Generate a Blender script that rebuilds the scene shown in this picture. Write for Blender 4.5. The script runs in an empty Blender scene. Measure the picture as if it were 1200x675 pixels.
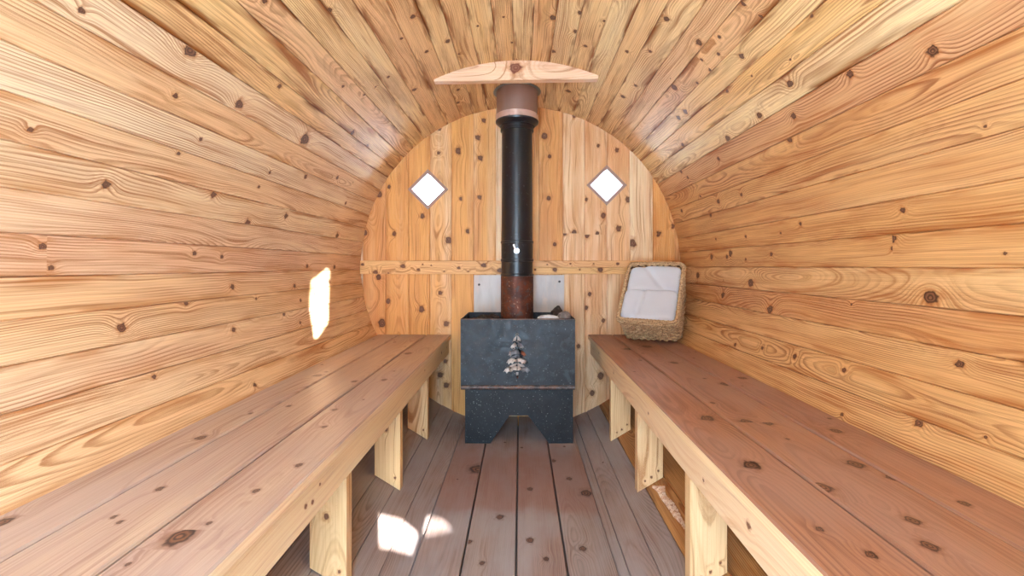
import bpy, bmesh, math, random
from mathutils import Vector, noise as mnoise

C = bpy.context.scene.collection
PI = math.pi
F = 540.0            # focal length in pixels of the 1200 px frame
VX, VY = 610.0, 312.0
R = 1.0              # inner radius of the barrel
D = F / 187.0        # distance camera -> back wall
YF = -1.0            # front wall
rng = random.Random(7)

# ------------------------------------------------------------------ helpers
def s2l(c):
    out = []
    for v in c:
        v = v / 255.0
        out.append(v / 12.92 if v <= .04045 else ((v + .055) / 1.055) ** 2.4)
    return tuple(out) + (1.0,)

def setp(o, label=None, cat=None, group=None, kind=None):
    if label: o['label'] = label
    if cat: o['category'] = cat
    if group: o['group'] = group
    if kind: o['kind'] = kind
    return o

def thing(name, label, cat, loc=(0, 0, 0), group=None):
    o = bpy.data.objects.new(name, None)
    C.objects.link(o)
    o.location = loc
    o.empty_display_size = .05
    return setp(o, label, cat, group)

LAYERS = ('grain', 'plank', 'knot', 'misc')

class MB:
    """collects faces (with wood coordinates) and links them as one mesh"""
    def __init__(self):
        self.v = []; self.f = []; self.uv = []; self.sm = []
    def face(self, pts, uvs=None, smooth=False):
        b = len(self.v)
        self.v.extend([tuple(p) for p in pts])
        self.f.append(tuple(range(b, b + len(pts))))
        self.uv.append(uvs)
        self.sm.append(smooth)
    def build(self, name, mat, parent=None, merge=True):
        me = bpy.data.meshes.new(name)
        me.from_pydata(self.v, [], self.f)
        for li, ln in enumerate(LAYERS):
            lay = me.uv_layers.new(name=ln)
            flat = []
            for fi, face in enumerate(self.f):
                u = self.uv[fi]
                for k in range(len(face)):
                    flat.extend(u[k][li] if u else (0.0, 0.0))
            lay.data.foreach_set('uv', flat)
        me.polygons.foreach_set('use_smooth', self.sm)
        if merge:
            bm = bmesh.new(); bm.from_mesh(me)
            bmesh.ops.remove_doubles(bm, verts=bm.verts, dist=1e-5)
            bmesh.ops.recalc_face_normals(bm, faces=bm.faces)
            bm.to_mesh(me); bm.free()
        return link(name, me, mat, parent)

def link(name, me, mat, parent=None):
    me.materials.append(mat)
    o = bpy.data.objects.new(name, me)
    C.objects.link(o)
    if parent is not None:
        o.parent = parent
        o.matrix_parent_inverse.identity()
        off = Vector(parent_loc(parent))
        if off.length > 0:
            me.transform(__import__('mathutils').Matrix.Translation(-off))
    return o

def parent_loc(p):
    v = Vector((0, 0, 0))
    while p is not None:
        v += Vector(p.location); p = p.parent
    return v

def from_bm(name, bm, mat, parent=None, smooth=False, angle=None):
    me = bpy.data.meshes.new(name)
    bmesh.ops.recalc_face_normals(bm, faces=bm.faces)
    bm.to_mesh(me); bm.free()
    if smooth:
        me.polygons.foreach_set('use_smooth', [True] * len(me.polygons))
        if angle is not None:
            me.set_sharp_from_angle(angle=angle)
    return link(name, me, mat, parent)

def bm_box(bm, x0, x1, y0, y1, z0, z1, bev=0.0):
    g = bmesh.ops.create_cube(bm, size=1.0)
    for v in g['verts']:
        v.co = Vector((x0 + (v.co.x + .5) * (x1 - x0), y0 + (v.co.y + .5) * (y1 - y0), z0 + (v.co.z + .5) * (z1 - z0)))
    if bev:
        es = list({e for v in g['verts'] for e in v.link_edges})
        bmesh.ops.bevel(bm, geom=es, offset=bev, segments=2, profile=.5, affect='EDGES')

def bm_lathe(bm, prof, cx, cy, n=48, cap0=True, cap1=True):
    rings = []
    for r, z in prof:
        rings.append([bm.verts.new((cx + r * math.cos(2 * PI * k / n), cy + r * math.sin(2 * PI * k / n), z)) for k in range(n)])
    for a, b in zip(rings, rings[1:]):
        for k in range(n):
            bm.faces.new((a[k], a[(k + 1) % n], b[(k + 1) % n], b[k]))
    if cap0: bm.faces.new(rings[0])
    if cap1: bm.faces.new(rings[-1])

def bm_tube(bm, pts, rad, n=8, closed=False):
    pts = [Vector(p) for p in pts]
    N = len(pts); rings = []
    for i, p in enumerate(pts):
        a = pts[(i - 1) % N] if (closed or i > 0) else p
        b = pts[(i + 1) % N] if (closed or i < N - 1) else p
        t = (b - a).normalized()
        up = Vector((0, 0, 1)) if abs(t.z) < .9 else Vector((1, 0, 0))
        x = t.cross(up).normalized(); y = x.cross(t).normalized()
        r = rad(i) if callable(rad) else rad
        rings.append([bm.verts.new(p + x * (r * math.cos(2 * PI * k / n)) + y * (r * math.sin(2 * PI * k / n))) for k in range(n)])
    pairs = list(zip(rings, rings[1:])) + ([(rings[-1], rings[0])] if closed else [])
    for a, b in pairs:
        for k in range(n):
            bm.faces.new((a[k], a[(k + 1) % n], b[(k + 1) % n], b[k]))
    if not closed:
        bm.faces.new(rings[0]); bm.faces.new(rings[-1])

def bm_plate(outer, holes, y0, y1):
    """plate in the XZ plane with holes, thickness y0..y1"""
    bm = bmesh.new()
    loops = [outer] + holes
    fe = []
    for lp in loops:
        vs = [bm.verts.new((x, y0, z)) for x, z in lp]
        for a, b in zip(vs, vs[1:] + vs[:1]):
            fe.append(bm.edges.new((a, b)))
    r = bmesh.ops.triangle_fill(bm, use_beauty=True, use_dissolve=False, edges=fe, normal=(0, -1, 0))
    faces = [g for g in r['geom'] if isinstance(g, bmesh.types.BMFace)]
    ex = bmesh.ops.extrude_face_region(bm, geom=faces)
    for v in [g for g in ex['geom'] if isinstance(g, bmesh.types.BMVert)]:
        v.co.y = y1
    return bm

# pixel of the frame -> point on the barrel / on a horizontal plane / on the back wall (used to read sizes off the survey photo)
def barrel_uv(px, py):
    dx, dz = px - VX, VY - py
    r = math.hypot(dx, dz)
    th = math.degrees(math.atan2(dz, dx))
    return F * R / r, th, r
def plane_uv(px, py, z):
    y = F * (-z) / (py - VY)
    return y, (px - VX) / F * y

# ------------------------------------------------------------------ materials
class NT:
    def __init__(self, name):
        self.m = bpy.data.materials.new(name)
        self.m.use_nodes = True
        self.t = self.m.node_tree
        self.t.nodes.clear()
        self.out = self.n('ShaderNodeOutputMaterial')
        self.b = self.n('ShaderNodeBsdfPrincipled')
        self.l(self.b.outputs[0], self.out.inputs[0])
    def n(self, t, **kw):
        nd = self.t.nodes.new(t)
        for k, v in kw.items(): setattr(nd, k, v)
        return nd
    def l(self, a, b): self.t.links.new(a, b)
    def inp(self, sock, v):
        if v is None: return
        if hasattr(v, 'is_output'): self.l(v, sock)
        else: sock.default_value = v
    def math(self, op, a, b=None, c=None, clamp=False):
        nd = self.n('ShaderNodeMath', operation=op); nd.use_clamp = clamp
        self.inp(nd.inputs[0], a); self.inp(nd.inputs[1], b)
        if c is not None: self.inp(nd.inputs[2], c)
        return nd.outputs[0]
    def mapr(self, v, a, b, c=0.0, d=1.0, smooth=True):
        nd = self.n('ShaderNodeMapRange')
        nd.interpolation_type = 'SMOOTHSTEP' if smooth else 'LINEAR'
        self.inp(nd.inputs['Value'], v)
        for k, x in zip(('From Min', 'From Max', 'To Min', 'To Max'), (a, b, c, d)):
            self.inp(nd.inputs[k], x)
        return nd.outputs[0]
    def mix(self, f, a, b, mode='MIX'):
        nd = self.n('ShaderNodeMix', data_type='RGBA', blend_type=mode)
        self.inp(nd.inputs[0], f); self.inp(nd.inputs[6], a); self.inp(nd.inputs[7], b)
        return nd.outputs[2]
    def xyz(self, x, y, z):
        nd = self.n('ShaderNodeCombineXYZ')
        self.inp(nd.inputs[0], x); self.inp(nd.inputs[1], y); self.inp(nd.inputs[2], z)
        return nd.outputs[0]
    def noise(self, vec, scale=1.0, detail=2.0, rough=.5, dist=0.0, dim='3D'):
        nd = self.n('ShaderNodeTexNoise', noise_dimensions=dim)
        self.inp(nd.inputs['Vector'], vec)
        nd.inputs['Scale'].default_value = scale; nd.inputs['Detail'].default_value = detail
        nd.inputs['Roughness'].default_value = rough; nd.inputs['Distortion'].default_value = dist
        return nd.outputs[0]
    def uv(self, name):
        nd = self.n('ShaderNodeUVMap', uv_map=name)
        sp = self.n('ShaderNodeSeparateXYZ')
        self.l(nd.outputs[0], sp.inputs[0])
        return sp.outputs[0], sp.outputs[1]
    def bump(self, h, strength, dist):
        nd = self.n('ShaderNodeBump')
        nd.inputs['Strength'].default_value = strength; nd.inputs['Distance'].default_value = dist
        self.l(h, nd.inputs['Height'])
        self.l(nd.outputs[0], self.b.inputs['Normal'])

def wood(name, pale, mid, rose, late, dark=(70, 36, 22), ring=.0085, contrast=.75, rough=.5,
         stain=None, stain_amt=0.0, knotcol=(60, 34, 26), weather=None, weather_amt=0.0, plain=1.0, spec=.3, streak=.75, streakcol=(164, 90, 26), vary=1.0, quarter=.35, halo=(186, 112, 52), f0=0.0, patch=None):
    """cedar boards: plain-sawn rings, knots with the grain flowing round them, resin-stained joints"""
    t = NT(name)
    u, v = t.uv('grain'); r, w = t.uv('plank'); du, dv = t.uv('knot'); kr, e = t.uv('misc')
    wn = t.n('ShaderNodeTexWhiteNoise', noise_dimensions='1D')
    t.l(t.math('MULTIPLY', r, 91.7), wn.inputs['W'])
    sp = t.n('ShaderNodeSeparateColor'); t.l(wn.outputs['Color'], sp.inputs[0])
    r1, r2, r3 = sp.outputs[0], sp.outputs[1], sp.outputs[2]
    rid = t.math('MULTIPLY', r, 57.0)
    # knot distance (in knot radii)
    ks = t.math('MAXIMUM', kr, .0004)
    wob = t.noise(t.xyz(t.math('DIVIDE', du, ks), t.math('DIVIDE', dv, ks), rid), .8, 3.0)
    dd = t.math('SQRT', t.math('ADD', t.math('POWER', t.math('MULTIPLY', du, .82), 2.0), t.math('POWER', dv, 2.0)))
    dk0 = t.math('DIVIDE', dd, ks)
    dk = t.math('MULTIPLY', dk0, t.mapr(wob, .25, .75, .7, 1.3))
    infl = t.math('EXPONENT', t.math('MULTIPLY', t.math('POWER', t.math('MULTIPLY', dk0, .34), 2.0), -1.0))
    # annual rings of a board cut at a wandering distance from the pith
    slow = t.noise(t.xyz(t.math('MULTIPLY', u, 1.1), rid, t.math('MULTIPLY', r1, 9.0)), 1.0, 1.5, .45)
    slow2 = t.noise(t.xyz(t.math('MULTIPLY', u, 2.6), rid, 4.4), 1.0, 1.0)
    c = t.math('MULTIPLY', t.math('SUBTRACT', r1, .5), .16)
    qs = t.math('MULTIPLY', t.math('GREATER_THAN', t.math('FRACT', t.math('MULTIPLY', r2, 7.13)), 1.0 - quarter), .17)
    c = t.math('ADD', c, qs)
    h = t.math('ADD', t.math('MULTIPLY', r2, .055 * plain), t.math('MULTIPLY', t.math('SUBTRACT', slow, .42), .2))
    dr = t.math('ADD', t.math('SUBTRACT', w, c), t.math('MULTIPLY', t.math('SUBTRACT', slow2, .5), .03))
    rr = t.math('SQRT', t.math('ADD', t.math('POWER', dr, 2.0), t.math('POWER', h, 2.0)))
    fine = t.noise(t.xyz(t.math('MULTIPLY', u, 9.0), t.math('MULTIPLY', w, 55.0), rid), 1.0, 2.0)
    rr = t.math('ADD', rr, t.math('MULTIPLY', t.math('SUBTRACT', fine, .5), .0035))
    rr = t.math('ADD', rr, t.math('MULTIPLY', t.math('MULTIPLY', infl, ks), 2.2))
    fr = t.math('FRACT', t.math('DIVIDE', rr, t.math('MULTIPLY', ring, t.mapr(r1, 0.0, 1.0, .95, .5, False))))
    lw = t.math('MULTIPLY', t.mapr(fr, .35, .86), t.mapr(fr, .90, 1.0, 1.0, 0.0))
    blot = t.noise(t.xyz(t.math('MULTIPLY', u, 2.2), t.math('MULTIPLY', w, 14.0), t.math('ADD', rid, 3.0)), 1.0, 2.0)
    lw = t.math('MULTIPLY', lw, t.mapr(blot, .35, .68, .12, 1.0))
    # ground colour
    tone = t.noise(t.xyz(t.math('MULTIPLY', u, .9), t.math('MULTIPLY', w, 16.0), t.math('ADD', rid, 11.0)), 1.0, 2.0)
    f1 = t.math('ADD', t.math('MULTIPLY', r3, .62 * vary), t.math('MULTIPLY', t.math('SUBTRACT', tone, .32), .75 * vary), clamp=False)
    f1 = t.math('SUBTRACT', f1, f0, clamp=True)
    col = t.mix(f1, s2l(pale), s2l(mid))
    f2 = t.math('MULTIPLY', t.mapr(t.math('ADD', t.math('MULTIPLY', r2, .6), t.math('MULTIPLY', blot, .5)), .45, .9), .75)
    col = t.mix(f2, col, s2l(rose))
    fib = t.noise(t.xyz(t.math('MULTIPLY', u, 3.5), t.math('MULTIPLY', w, 420.0), rid), 1.0, 2.0)
    col = t.mix(t.mapr(fib, .35, .75, 0.0, .34), col, s2l(late))
    col = t.mix(t.math('MULTIPLY', lw, contrast), col, s2l(late))
    # long resin-dark streaks along the grain
    st = t.noise(t.xyz(t.math('MULTIPLY', u, 1.7), t.math('MULTIPLY', rr, 105.0), t.math('ADD', rid, 37.0)), 1.0, 3.0, .6)
    col = t.mix(t.mapr(st, .53, .70, 0.0, streak), col, s2l(streakcol))
    if stain is not None:
        sn = t.noise(t.xyz(t.math('MULTIPLY', u, 3.2), t.math('MULTIPLY', w, 22.0), t.math('ADD', rid, 23.0)), 1.0, 3.0, .55)
        ee = t.math('ABSOLUTE', e)
        sm = t.math('MULTIPLY', t.mapr(sn, .48, .62), t.mapr(ee, .45, 1.0, .25, 1.0))
        col = t.mix(t.math('MULTIPLY', sm, stain_amt), col, s2l(stain))
    if weather is not None:
        wt = t.noise(t.xyz(t.math('MULTIPLY', u, 2.0), t.math('MULTIPLY', v, 5.0), 1.7), 1.0, 4.0, .6)
        col = t.mix(t.mapr(wt, .35, .65, 0.0, weather_amt), col, s2l(weather))
    if patch is not None:   # reddish area with a ragged edge
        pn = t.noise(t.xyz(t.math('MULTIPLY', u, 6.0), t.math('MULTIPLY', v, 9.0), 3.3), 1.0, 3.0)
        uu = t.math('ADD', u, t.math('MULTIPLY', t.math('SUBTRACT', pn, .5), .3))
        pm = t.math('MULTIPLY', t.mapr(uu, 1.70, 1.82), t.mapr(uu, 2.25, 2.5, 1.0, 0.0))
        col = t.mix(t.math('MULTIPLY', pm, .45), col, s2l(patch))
    # knots: orange halo, dark ringed heart
    col = t.mix(t.math('MULTIPLY', t.mapr(dk, 1.0, 2.0, .5, 0.0), t.mapr(kr, .001, .004)), col, s2l(halo))
    kring = t.math('ADD', .5, t.math('MULTIPLY', t.math('SINE', t.math('MULTIPLY', dk, 14.0)), .5))
    kn = t.mix(t.math('MULTIPLY', kring, t.mapr(dk, .35, .95, .85, .1)), s2l(knotcol), s2l((150, 104, 78)))
    col = t.mix(t.mapr(dk, .8, 1.15, .93, 0.0), col, kn)
    t.l(col, t.b.inputs['Base Color'])
    t.b.inputs['Roughness'].default_value = rough
    t.b.inputs['Specular IOR Level'].default_value = spec
    hh = t.math('ADD', t.math('MULTIPLY', lw, -.5), t.math('MULTIPLY', fib, .5))
    t.bump(hh, .25, .0006)
    return t.m

def simple(name, col, rough=.5, metal=0.0, spec=.5):
    t = NT(name)
    t.b.inputs['Base Color'].default_value = s2l(col)
    t.b.inputs['Roughness'].default_value = rough
    t.b.inputs['Metallic'].default_value = metal
    t.b.inputs['Specular IOR Level'].default_value = spec
    return t.m

def mottled(name, c1, c2, c3=None, scale=12.0, rough=.5, metal=0.0, spots=None, spot_scale=60.0, bump=.2, bd=.002, thr=(.4, .62), stretch=(1, 1, 1), rvar=.15):
    t = NT(name)
    tc = t.n('ShaderNodeTexCoord')
    mp = t.n('ShaderNodeMapping'); mp.inputs['Scale'].default_value = stretch
    t.l(tc.outputs['Object'], mp.inputs[0])
    P = mp.outputs[0]
    n1 = t.noise(P, scale, 5.0, .6)
    col = t.mix(t.mapr(n1, thr[0], thr[1]), s2l(c1), s2l(c2))
    n2 = t.noise(P, scale * 2.7, 4.0, .65, .4)
    if c3: col = t.mix(t.mapr(n2, .5, .68), col, s2l(c3))
    if spots:
        n3 = t.noise(P, spot_scale, 2.0, .5)
        col = t.mix(t.mapr(n3, .66, .74), col, s2l(spots))
    t.l(col, t.b.inputs['Base Color'])
    t.l(t.mapr(n2, .3, .7, rough - rvar, rough + rvar), t.b.inputs['Roughness'])
    t.b.inputs['Metallic'].default_value = metal
    if bump: t.bump(n2, bump, bd)
    return t.m

M = {}
M['left'] = wood('cedar staves of the left wall', (253, 236, 198), (248, 210, 158), (244, 204, 172), (158, 86, 26), stain=(186, 116, 48), stain_amt=.6, knotcol=(78, 54, 48), contrast=.75, streak=.7, vary=1.25, f0=.05)  # paler than the right wall, its brighter light put into the colour
M['right'] = wood('cedar staves of the right wall', (244, 212, 156), (226, 174, 112), (224, 176, 134), (136, 68, 20), stain=(166, 90, 26), stain_amt=.7, contrast=.85, vary=1.3, f0=.1)  # darker, more orange cedar: the dimmer, warmer light is put into the colour
M['ceil'] = wood('cedar staves of the ceiling', (255, 238, 188), (250, 206, 134), (244, 200, 152), (146, 78, 24), stain=(138, 74, 16), stain_amt=1.0, contrast=.7, vary=1.3, f0=.1)
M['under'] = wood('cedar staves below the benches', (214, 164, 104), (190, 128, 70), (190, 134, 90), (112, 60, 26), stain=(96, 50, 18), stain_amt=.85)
M['floor'] = wood('weathered floor boards', (178, 160, 150), (156, 136, 126), (160, 130, 118), (104, 82, 72), knotcol=(58, 44, 42), contrast=.55, weather=(168, 160, 158), weather_amt=.75, rough=.6, halo=(120, 92, 80), streak=.5, streakcol=(120, 82, 66))
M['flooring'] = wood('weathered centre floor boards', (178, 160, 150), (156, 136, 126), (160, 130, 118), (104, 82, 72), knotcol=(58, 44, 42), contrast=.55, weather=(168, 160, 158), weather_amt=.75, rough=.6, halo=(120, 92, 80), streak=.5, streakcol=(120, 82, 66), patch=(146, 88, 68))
M['back'] = wood('upright cedar boards of the end wall', (255, 236, 196), (244, 186, 110), (232, 162, 98), (184, 106, 40), contrast=.5, vary=2.2, f0=.42, quarter=.85, ring=.009, stain=(186, 112, 46), stain_amt=.5, knotcol=(80, 42, 22))
M['rail'] = wood('cedar rail', (250, 214, 152), (242, 190, 116), (238, 186, 132), (184, 106, 46), contrast=.5, knotcol=(86, 46, 28))
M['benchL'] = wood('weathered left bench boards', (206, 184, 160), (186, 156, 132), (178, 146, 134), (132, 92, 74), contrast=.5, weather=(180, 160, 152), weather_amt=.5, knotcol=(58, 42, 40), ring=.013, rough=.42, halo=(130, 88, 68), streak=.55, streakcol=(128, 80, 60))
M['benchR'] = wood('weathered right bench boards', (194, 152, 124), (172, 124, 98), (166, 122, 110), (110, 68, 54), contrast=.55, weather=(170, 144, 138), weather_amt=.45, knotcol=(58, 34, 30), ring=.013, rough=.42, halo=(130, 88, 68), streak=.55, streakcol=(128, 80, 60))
M['leg'] = wood('pale bench framing', (246, 216, 166), (238, 196, 138), (236, 198, 150), (204, 150, 92), contrast=.45, ring=.013, knotcol=(96, 52, 34))
M['apron'] = wood('pale sapwood bench edge', (255, 238, 200), (250, 222, 176), (248, 220, 184), (220, 172, 116), contrast=.4, ring=.013, knotcol=(120, 74, 50), streak=.3)
M['head'] = wood('cedar ceiling block', (246, 216, 180), (238, 196, 150), (236, 196, 164), (196, 130, 86), contrast=.5, ring=.012, knotcol=(112, 58, 44))
M['frame'] = simple('weathered window lining', (170, 140, 128), .6)
M['steel'] = mottled('blued sheet steel', (26, 29, 32), (42, 47, 52), (66, 73, 78), scale=7, rough=.5, metal=.2, spots=(122, 126, 128), spot_scale=110, bump=.25, thr=(.38, .66))
M['base'] = mottled('speckled dark steel', (20, 23, 26), (28, 32, 36), (40, 44, 48), scale=9, rough=.5, metal=.2, spots=(146, 148, 146), spot_scale=130, bump=.25)
M['lip'] = mottled('rust-flecked steel edge', (70, 66, 66), (118, 92, 80), (128, 120, 116), scale=22, rough=.55, metal=.5)
M['soot'] = mottled('sooty iron', (14, 13, 13), (28, 24, 22), (44, 32, 26), scale=14, rough=.75)
M['black'] = mottled('black enamelled pipe', (22, 25, 30), (27, 30, 36), None, rvar=.02, scale=4, rough=.32, metal=.0, spots=(74, 78, 84), spot_scale=70, bump=.05)
M['rust'] = mottled('rusted pipe', (74, 38, 26), (104, 54, 34), (84, 76, 76), scale=14, rough=.6, metal=.35, spots=(158, 130, 110), spot_scale=90)
M['sleeve'] = mottled('tarnished stainless sleeve', (158, 130, 116), (166, 138, 124), None, scale=3, rough=.42, metal=.5, bump=.05, stretch=(3, 3, .4), rvar=.06)
M['band'] = mottled('stainless band', (226, 196, 180), (204, 172, 156), None, scale=10, rough=.4, metal=.4, bump=.05)
M['galv'] = simple('galvanised steel', (150, 160, 164), .4, .7)
M['shield'] = mottled('dull aluminium sheet', (214, 210, 206), (198, 194, 190), (216, 204, 194), scale=5, rough=.6, metal=.05, bump=.03, stretch=(1.5, 1, .5))
M['chrome'] = simple('bright handle metal', (214, 214, 212), .3, .6)
M['screw'] = simple('grey screw head', (86, 82, 80), .5, .5)
M['stoneA'] = mottled('dark sauna stone', (52, 44, 40), (78, 66, 60), (98, 88, 82), scale=25, rough=.8, bump=.5)
M['stoneB'] = mottled('grey sauna stone', (120, 118, 122), (150, 146, 148), (170, 160, 158), scale=25, rough=.8, bump=.5)
M['stoneC'] = mottled('pale cream sauna stone', (214, 194, 178), (232, 216, 204), (196, 168, 152), scale=25, rough=.8, bump=.4)
M['stoneD'] = mottled('rust brown sauna stone', (130, 70, 46), (158, 92, 62), (112, 62, 46), scale=25, rough=.8, bump=.4)
M['stoneE'] = mottled('white sauna stone', (206, 214, 224), (226, 230, 236), None, scale=18, rough=.7, bump=.3)
M['splinter'] = mottled('pale peeled wood', (250, 228, 206), (232, 190, 156), (176, 116, 78), scale=40, rough=.8, bump=.5)

def basket_mat(name, a, b, c):
    t = NT(name)
    tc = t.n('ShaderNodeTexCoord')
    mp = t.n('ShaderNodeMapping'); mp.inputs['Scale'].default_value = (35, 35, 170); t.l(tc.outputs['Object'], mp.inputs[0])
    n1 = t.noise(mp.outputs[0], 1.0, 3.0, .6)
    n2 = t.noise(tc.outputs['Object'], 190, 2.0, .6)
    col = t.mix(t.mapr(n1, .35, .65), s2l(a), s2l(b))
    col = t.mix(t.mapr(n2, .5, .7), col, s2l(c))
    t.l(col, t.b.inputs['Base Color'])
    t.b.inputs['Roughness'].default_value = .75
    t.bump(n2, .8, .003)
    return t.m
M['weave'] = basket_mat('seagrass weave', (182, 146, 104), (222, 192, 148), (104, 74, 48))
M['weave_shade'] = simple('shaded basket lining', (84, 58, 36), .9)  # dark colour paints the shade in the gaps between woven rows
def towel_mat():
    t = NT('white terry cloth')
    tc = t.n('ShaderNodeTexCoord')
    n = t.noise(tc.outputs['Object'], 420, 2.0)
    t.b.inputs['Base Color'].default_value = s2l((208, 214, 222))
    t.b.inputs['Roughness'].default_value = .95
    t.b.inputs['Specular IOR Level'].default_value = .1
    t.bump(n, .5, .002)
    return t.m
M['towel'] = towel_mat()
def glass_mat():
    t = NT('thin window glass')
    tr = t.n('ShaderNodeBsdfTransparent'); gl = t.n('ShaderNodeBsdfGlossy')
    gl.inputs['Roughness'].default_value = .02
    fz = t.n('ShaderNodeFresnel'); fz.inputs[0].default_value = 1.45
    mx = t.n('ShaderNodeMixShader')
    t.l(fz.outputs[0], mx.inputs[0]); t.l(tr.outputs[0], mx.inputs[1]); t.l(gl.outputs[0], mx.inputs[2])
    t.l(mx.outputs[0], t.out.inputs[0])
    return t.m
M['glass'] = glass_mat()
M['ground'] = mottled('gravel yard', (226, 222, 214), (204, 200, 192), None, scale=3, rough=.9)

# ------------------------------------------------------------------ wood builders
NOK = ((9.0, 9.0))
def cuts(kn, a, b):
    kn = sorted(kn, key=lambda k: k[0])
    edges = [a] + [min(max(.5 * (p[0] + q[0]), a), b) for p, q in zip(kn, kn[1:])] + [b]
    if not kn: return [(a, b, None)]
    return [(edges[i], edges[i + 1], kn[i]) for i in range(len(kn)) if edges[i + 1] > edges[i] + 1e-6]

def wuv(u, v, rnd, w, kn, half):
    if kn: return ((u, v), (rnd, w), (u - kn[0], v - kn[1]), (kn[2], w / half))
    return ((u, v), (rnd, w), NOK, (0.0, w / half))

def board(mb, O, U, V, N, L, W, T, kn=(), rnd=None, bev=.003, u0=0.0, v0=0.0, sidemb=None, side=0):
    """a bevelled plank: top face O+u*U+w*V, thickness along -N; knots are (u, v, radius) with u,v incl. u0,v0"""
    O, U, V, N = Vector(O), Vector(U), Vector(V), Vector(N)
    if rnd is None: rnd = rng.random()
    h = W / 2
    loop = [(-h + bev, 0), (h - bev, 0), (h, -bev), (h, -T + bev), (h - bev, -T), (-h + bev, -T), (-h, -T + bev), (-h, -bev)]
    arc = [-h + bev, h - bev, h, h + T - bev * 2, h + T, h + T + W, h + T + W, h + T + W + T]
    arc = arc + [h + 2 * T + W + W]
    for i in range(8):
        a, b = loop[i], loop[(i + 1) % 8]
        wa, wb = (arc[i], arc[i + 1])
        segs = cuts(kn, u0, u0 + L) if i == 0 else [(u0, u0 + L, None)]
        for s0, s1, k in segs:
            p = [O + U * (s0 - u0) + V * a[0] + N * a[1], O + U * (s1 - u0) + V * a[0] + N * a[1],
                 O + U * (s1 - u0) + V * b[0] + N * b[1], O + U * (s0 - u0) + V * b[0] + N * b[1]]
            uv = [wuv(s0, v0 + wa, rnd, wa, k, h), wuv(s1, v0 + wa, rnd, wa, k, h), wuv(s1, v0 + wb, rnd, wb, k, h), wuv(s0, v0 + wb, rnd, wb, k, h)]
            (sidemb if (sidemb is not None and i == side) else mb).face(p, uv)
    for uu in (0, L):
        pts = [O + U * uu + V * a + N * b for a, b in loop]
        mb.face(pts, [wuv(b * .3, a, rnd, a, None, h) for a, b in loop])

def rand_knots(n, a, b, c, d, r0, r1):
    return [(rng.uniform(a, b), rng.uniform(c, d), rng.uniform(r0, r1)) for _ in range(n)]

# ------------------------------------------------------------------ the barrel
right_b = [-26.2, -21.0, -16.0, -10.8, -5.7, -.2, 4.9, 10.0, 15.5, 20.5, 25.5, 31.0]
ceil_b = [31.0, 36.0, 41.0, 45.6, 50.3, 55.0, 60.8, 65.8, 70.8, 76.4, 81.8, 87.0, 91.8, 96.4, 101.8, 106.9, 111.6, 116.8, 122.2, 127.0, 132.0, 137.0, 142.2, 146.4]
left_b = [146.4, 151.4, 156.4, 161.2, 166.2, 171.3, 176.2, 181.2, 186.0, 191.0, 196.0, 201.0, 206.0]
n_low = 26
low_b = [206.0 + (333.8 - 206.0) * k / n_low for k in range(n_low + 1)]

KPX = """223,59,10 280,122,7 357,163,9 205,112,4 235,163,3 35,152,4 124,216,6 250,228,5 209,180,3 290,261,5 316,202,2.5 358,207,3.5 303,219,2.5
142,384,7 218,355,4 272,336,4 274,386,4 180,442,3.5 298,451,3 335,253,4 395,276,4 360,312,3 392,313,3 386,330,3 368,344,2.5 328,101,4 386,12,4.5 310,1,4 402,101,2.5
427,111,2 485,105,3.5 484,19,4 525,48,4 520,82,4 537,105,3 537,120,3 413,155,4 430,171,3 110,93,5 395,208,3 405,238,2.5 50,289,5 60,314,4 228,297,3.5 260,301,3 40,2,8 95,12,5 150,7,9
345,335,3 352,352,2.5 333,368,3 318,395,3 352,378,2.5 300,350,2
1093,60,8 996,87,5.5 781,22,5 819,50,5.5 822,70,3 833,82,4 842,63,3 843,43,3 872,3,5.5 891,20,4.5 869,66,4.5 873,83,4 951,19,3 926,70,2 926,98,5.5 890,135,5 930,136,4.5
790,102,5.5 817,97,2.5 852,107,3 794,125,4 803,131,4.5 795,138,4 800,170,3.5 833,178,4 842,186,3 853,162,5 926,164,4.5 806,208,2.5 869,228,3 821,230,2 798,201,3
842,236,4 833,252,3 799,247,3 938,262,3 874,277,2.5 915,273,2 839,280,2 834,301,4 856,297,4.5 852,301,3 904,298,3 935,313,6 874,304,2 880,332,6.5 818,323,5
847,346,4.5 902,363,6.5 862,404,3 894,408,3 932,418,4 1046,280,5.5 1046,291,3 1091,349,11 1134,365,8 1178,297,2.5 990,434,4 1125,427,5.5 1111,458,6 1077,496,6.5 987,486,3
1055,189,3 1155,148,2.5 1058,246,4.5 649,21,5.5 648,60,4 686,54,3 708,25,2.5 730,113,4 666,107,4 680,15,4 675,37,4 640,110,3 745,100,3 770,120,3 762,60,3 735,60,3
500,60,3 455,90,2.5 470,45,2.5 590,20,2 600,50,2 560,30,2"""
barrel_knots = []
for tok in KPX.split():
    x, y, r = map(float, tok.split(','))
    Y, th, rp = barrel_uv(x, y)
    if th < -100: th += 360
    barrel_knots.append((Y, th, r / F * Y * .72))

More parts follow.
